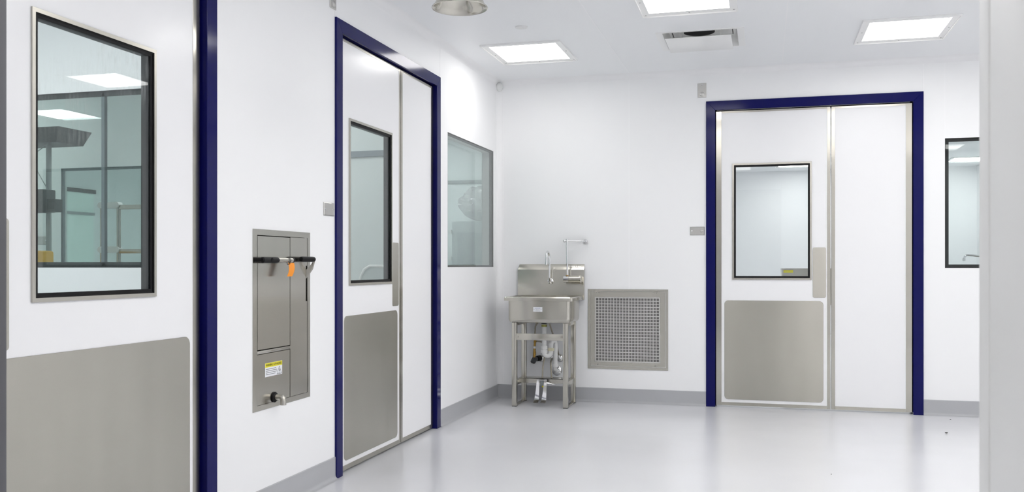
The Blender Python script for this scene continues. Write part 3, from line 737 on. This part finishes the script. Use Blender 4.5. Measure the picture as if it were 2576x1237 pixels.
mb = MB(); mb.cyl((X(.342), -.10, .445), (X(.348), -.10, .510), .0085); mb.cyl((X(.344), -.10, .475), (X(.346), -.10, .497), .0105, seg=8); mb.cyl((X(.346), -.10, .486), (X(.362), -.10, .487), .006); part('brass_tee', mb, 'brass', sv, 'brass tee')
part('joint_ring', MB().cyl((X(.3415), -.10, .429), (X(.3425), -.10, .446), .0115), 'pvc', sv)
HO = [[(.345, -.10, .508), (.349, -.11, .56), (.36, -.15, .62), (.40, -.17, .655)], [(.36, -.10, .487), (.39, -.105, .486), (.415, -.11, .478), (.43, -.10, .46), (.437, -.13, .38), (.433, -.19, .30), (.432, -.205, .205)],
      [(.530, -.04, .370), (.527, -.07, .42), (.515, -.10, .50), (.49, -.13, .58), (.475, -.16, .655)], [(.478, -.02, .345), (.483, -.09, .35), (.492, -.17, .33), (.503, -.20, .27), (.508, -.205, .205)]]
for P in HO: part('supply_hose', MB().tube([(X(x), y, z) for x, y, z in P], .0062, 10, 2), 'hose', t, 'braided steel supply hose')

# chrome swing pipe and valve over the sink
t = thing('pipe_valve', 'chrome bent pipe ending in a steel cylinder valve above the sink', 'valve', (.603, 0, .992))
v0 = (.603, .992)
def VX(x): return x-.603
yv = -.078
mb = MB().tube([(VX(.742), -.022, .308), (VX(.735), -.030, .308), (VX(.70), -.040, .308), (VX(.602), yv, .308)], .006, 14)
part('arm', mb, 'chrome', t)
part('wall_flange', MB().lathe([(.017, -.0005), (.018, -.012), (.015, -.026), (.010, -.031), (.001, -.032)], (VX(.744), 0, .306), 'y', 24), 'chrome', t)
mb = MB().tube([(VX(.604), yv, .325), (VX(.604), yv, .27), (VX(.608), yv, .12), (VX(.610), yv, .022)], [.0085, .0085, .0075, .0075], 14); part('drop_pipe', mb, 'chrome', t)
kn = part('knob', MB().ball((VX(.586), yv-.006, .309), .013, (.9, .8, 1), 2), 'chrome', t)
part('knob_stem', MB().cyl((VX(.586), yv, .309), (VX(.604), yv, .308), .009), 'chrome', kn)
part('cap', MB().cyl((VX(.579), yv, 0), (VX(.6205), yv, 0), .0255), 'chrome', t)
part('body', MB().cyl((VX(.622), yv, 0), (VX(.708), yv, 0), .0275), 'trimsteel', t)
part('mount', MB().lathe([(.020, VX(.706)), (.033, VX(.709)), (.033, VX(.721)), (.028, VX(.724)), (.001, VX(.724))], (0, yv, 0), 'x', 28), 'steel', t)
part('bracket', MB().box(VX(.706), VX(.722), yv, -.0305, -.02, .02), 'steel', t)
part('washer', MB().lathe([(.011, .026), (.012, .029), (.008, .034)], (VX(.608), yv, 0), seg=16), 'brass', t, 'copper coloured washer')

# ------------------------------------------------------------------ floor crumbs
def crumb(loc, r, label):
    mb = MB().ball((0, 0, r*.45), r, (1.2, .8, .45), 2)
    for v in mb.bm.verts: v.co += Vector((random.uniform(-1, 1), random.uniform(-1, 1), random.uniform(0, .5)))*r*.22
    o = tag(part('floor_crumb', mb, 'crumb'), label, 'crumb', kind='thing'); o.location = loc
crumb((3.292, -.763, .001), .008, 'largest dark speck of debris on the floor before the right window')
crumb((3.421, -.184, .0005), .0045, 'tiny dark speck on the floor near the back wall base')
crumb((2.479, -2.202, .0005), .003, 'tiny speck on the open floor before the back double door')

# ------------------------------------------------------------------ things seen through the glass
# cart behind the inner window
t = thing('utility_cart', 'pale railed utility cart seen through the glass of the nearest door', 'cart', (-1.86, -2.35, 0))
for z in (1.487, 1.203):
    mb = MB().loft([[(a, y, c) for a, c in rrect(-.115, .045, z-.020, z+.020, .0195)] for y in (-.02, .02)])
    part('end_bar', mb, 'plastic', t)
for z in (1.475, 1.195, .3):
    for y in (0., .45): part('rail', MB().box(.04, .75, y-.014, y+.014, z-.016, z+.012, .003), 'trimsteel', t)
for x, y in ((-.095, 0), (.030, 0), (.70, 0), (-.095, .45), (.70, .45)): part('post', MB().cyl((x, y, .08), (x, y, 1.47), .013, seg=16), 'trimsteel', t)
for x, y in ((-.095, 0), (.70, 0), (-.095, .45), (.70, .45)): part('caster', MB().cyl((x-.012, y, .04), (x+.012, y, .04), .04), 'darkbin', t)
part('shelf', MB().box(-.09, .72, -.01, .46, .29, .305, .003), 'trimsteel', t)
# pole stand with black bins
t = thing('pole_stand', 'grey pole carrying a black tapered bin and a black box behind the nearest door', 'stand', (-2.46, -2.25, 0))
part('pole', MB().cyl((0, 0, .02), (0, 0, 1.95), .017), 'grey', t)
part('foot', MB().cyl((0, 0, 0), (0, 0, .02), .16), 'grey', t)
mb = MB().loft([[(x, y, 1.905) for x, y in ((-.28, -.12), (.17, -.12), (.17, .12), (-.28, .12))], [(x, y, 2.0) for x, y in ((-.30, -.15), (.215, -.15), (.215, .15), (-.30, .15))]]); part('tapered_bin', mb, 'darkbin', t)
part('box', MB().box(-.24, .075, -.13, -.02, 1.45, 1.60, .006), 'darkbin', t)
part('side_tray', MB().ring(.078, .145, 1.452, 1.535, .008, .01, .02, .02, -.10, -.04), 'darkbin', t)
for s in (-1, 1): part('wire', MB().tube([(-.10+s*.14, -.05, 1.905), (-.10, -.06, 1.82), (-.10-s*.14, -.05, 1.60)], .003, 6, 2), 'grey', t)
t = tag(part('waste_bin', MB().box(-.09, .06, -.14, .14, 0, 1.195, .015), 'ybin'), 'tall yellow bin behind the glass of the nearest door', 'bin'); t.location = (-2.265, -2.62, 0)
# wrapped cabinet behind the corner window
t = thing('storage_cabinet', 'pale tall cabinet seen through the window beside the corner', 'cabinet', (-.52, 1.35, 0))
part('carcass', MB().box(-.25, .26, -.3, .3, 0, 1.53, .006), 'cab2', t)
part('door', MB().box(-.19, .24, -.315, -.301, .1, 1.42, .004), 'cab3', t)
for z in (1.17, 1.43): part('latch', MB().box(-.275, -.245, -.33, -.30, z-.02, z+.02, .004), 'plastic', t)
bm = MB(); bm.ball((0, 0, .165), .2, (1.48, 1.2, .86), 4)
for v in bm.bm.verts:
    n = v.co.copy(); k = 1+.09*math.sin(23*n.x+9*n.z)*math.sin(21*n.y+11)+.07*abs(math.sin(43*n.z+30*n.x))+.05*abs(math.sin(61*n.x-37*n.y))+random.uniform(-.02, .02)
    v.co = Vector((n.x*k, n.y*k, max(.002, n.z*k)))
o = tag(part('plastic_bag', bm, 'film'), 'crumpled clear plastic bag on top of the pale cabinet', 'bag'); o.location = (-.47, 1.35, 1.53)
struct('trim_11', MB().box(X0+TW, -TW, 3.18, 3.2, 2.095, 2.135), 'grey', 'grey band along the end wall seen through the corner window', 'trim')
struct('trim_12', MB().box(-1.6, -TW, -1.385, -1.37, 1.868, 1.908), 'bandgrey', 'blue grey band across the wall seen through the left wall door window', 'trim')
t = thing('door_6', 'pale mint door far behind the nearest door window', 'door', (X0+TW, 1.02, 0), H90, kind='structure')
part('door_leaf', MB().box(.02, .86, -.012, 0, .01, 1.96), 'mint', t)
part('head', MB().box(0, .88, -.03, 0, 1.96, 2.005), 'spacer', t)
part('rail', MB().box(.03, .85, -.04, -.012, 1.70, 1.73), 'grey', t)
# trough sink in the bright room
t = thing('trough_sink', 'long stainless trough sink seen through the back door window', 'sink', (3.3, 1.85, 0))
mb = MB().slab(-1.0, 1.05, -.3, .3, .74, 1.075, [], lambda u, v, w: (u, v, w)); mb = MB(); mb.loft([[(x, y, .74) for x, y in ((-.98, -.28), (1.03, -.28), (1.03, .28), (-.98, .28))], [(x, y, 1.06) for x, y in ((-1.0, -.3), (1.05, -.3), (1.05, .3), (-1.0, .3))], [(x, y, 1.075) for x, y in ((-1.005, -.305), (1.055, -.305), (1.055, .305), (-1.005, .305))], [(x, y, 1.075) for x, y in ((-.96, -.26), (1.01, -.26), (1.01, .26), (-.96, .26))], [(x, y, .78) for x, y in ((-.94, -.24), (.99, -.24), (.99, .24), (-.94, .24))]])
part('trough', mb, 'steel', t)
for x in (-.95, .98):
    for y in (-.25, .22): part('leg', MB().box(x, x+.04, y, y+.04, 0, .75), 'steel', t)
part('sticker', MB().box(-.985, -.90, -.304, -.3005, 1.035, 1.06), 'yellow', t, 'yellow sticker')
fc = part('faucet', MB().tube([(.95, .2, 1.07), (.95, .2, 1.15), (.94, .15, 1.17), (.78, .02, 1.185), (.62, -.10, 1.198), (.590, -.125, 1.192), (.580, -.13, 1.165)], .009, 12, 1), 'chrome', t, 'chrome swing faucet')
part('aerator', MB().cyl((.579, -.13, 1.143), (.579, -.13, 1.167), .014), 'chrome', fc)

t = thing('hand_trolley', 'pale arched trolley back at the lower right of the left wall door window', 'trolley', (-.36, -1.66, 0))
arch = [(-.115, 0, .10), (-.115, 0, .98), (-.108, 0, 1.03), (-.085, 0, 1.075), (-.045, 0, 1.098), (.045, 0, 1.098), (.085, 0, 1.075), (.108, 0, 1.03), (.115, 0, .98), (.115, 0, .10)]
part('back_frame', MB().tube(arch, .010, 12), 'plastic', t)
part('back_panel', MB().loft([[(x, y, z) for x, _, z in arch] for y in (-.004, .004)]), 'cab2', t)
part('platform', MB().box(-.14, .14, -.17, .02, .09, .11, .004), 'cab2', t)
for x in (-.11, .11):
    for y in (-.14, -.01): part('caster', MB().cyl((x-.012, y, .045), (x+.012, y, .045), .045), 'darkbin', t)

# ------------------------------------------------------------------ world, camera, view
wd = bpy.data.worlds.new('World'); S.world = wd; wd.use_nodes = True
wd.node_tree.nodes['Background'].inputs[0].default_value = (.6, .65, .7, 1); wd.node_tree.nodes['Background'].inputs[1].default_value = .2
cam = bpy.data.cameras.new('camera'); co = bpy.data.objects.new('camera', cam); C.objects.link(co)
f = 2286.8; cam.sensor_fit = 'HORIZONTAL'; cam.sensor_width = 36.; cam.lens = 36.*f/2576
cam.shift_y = (668.29-618.5)/2576; cam.shift_x = 0.
co.location = (2.13225, -7.2715, 1.1); co.rotation_euler = (PI/2, 0, .26949)
cam.clip_start = .05
cam.dof.use_dof = True; cam.dof.focus_distance = 6.5; cam.dof.aperture_fstop = 11
S.camera = co
S.view_settings.view_transform = 'Standard'; S.view_settings.look = 'None'; S.view_settings.gamma = 1.; S.view_settings.use_curve_mapping = False
S.view_settings.exposure = 1.23
cy = S.cycles
cy.max_bounces = 18; cy.diffuse_bounces = 12; cy.glossy_bounces = 7; cy.transparent_max_bounces = 24; cy.transmission_bounces = 8
cy.sample_clamp_indirect = 6.; cy.caustics_reflective = False; cy.caustics_refractive = False
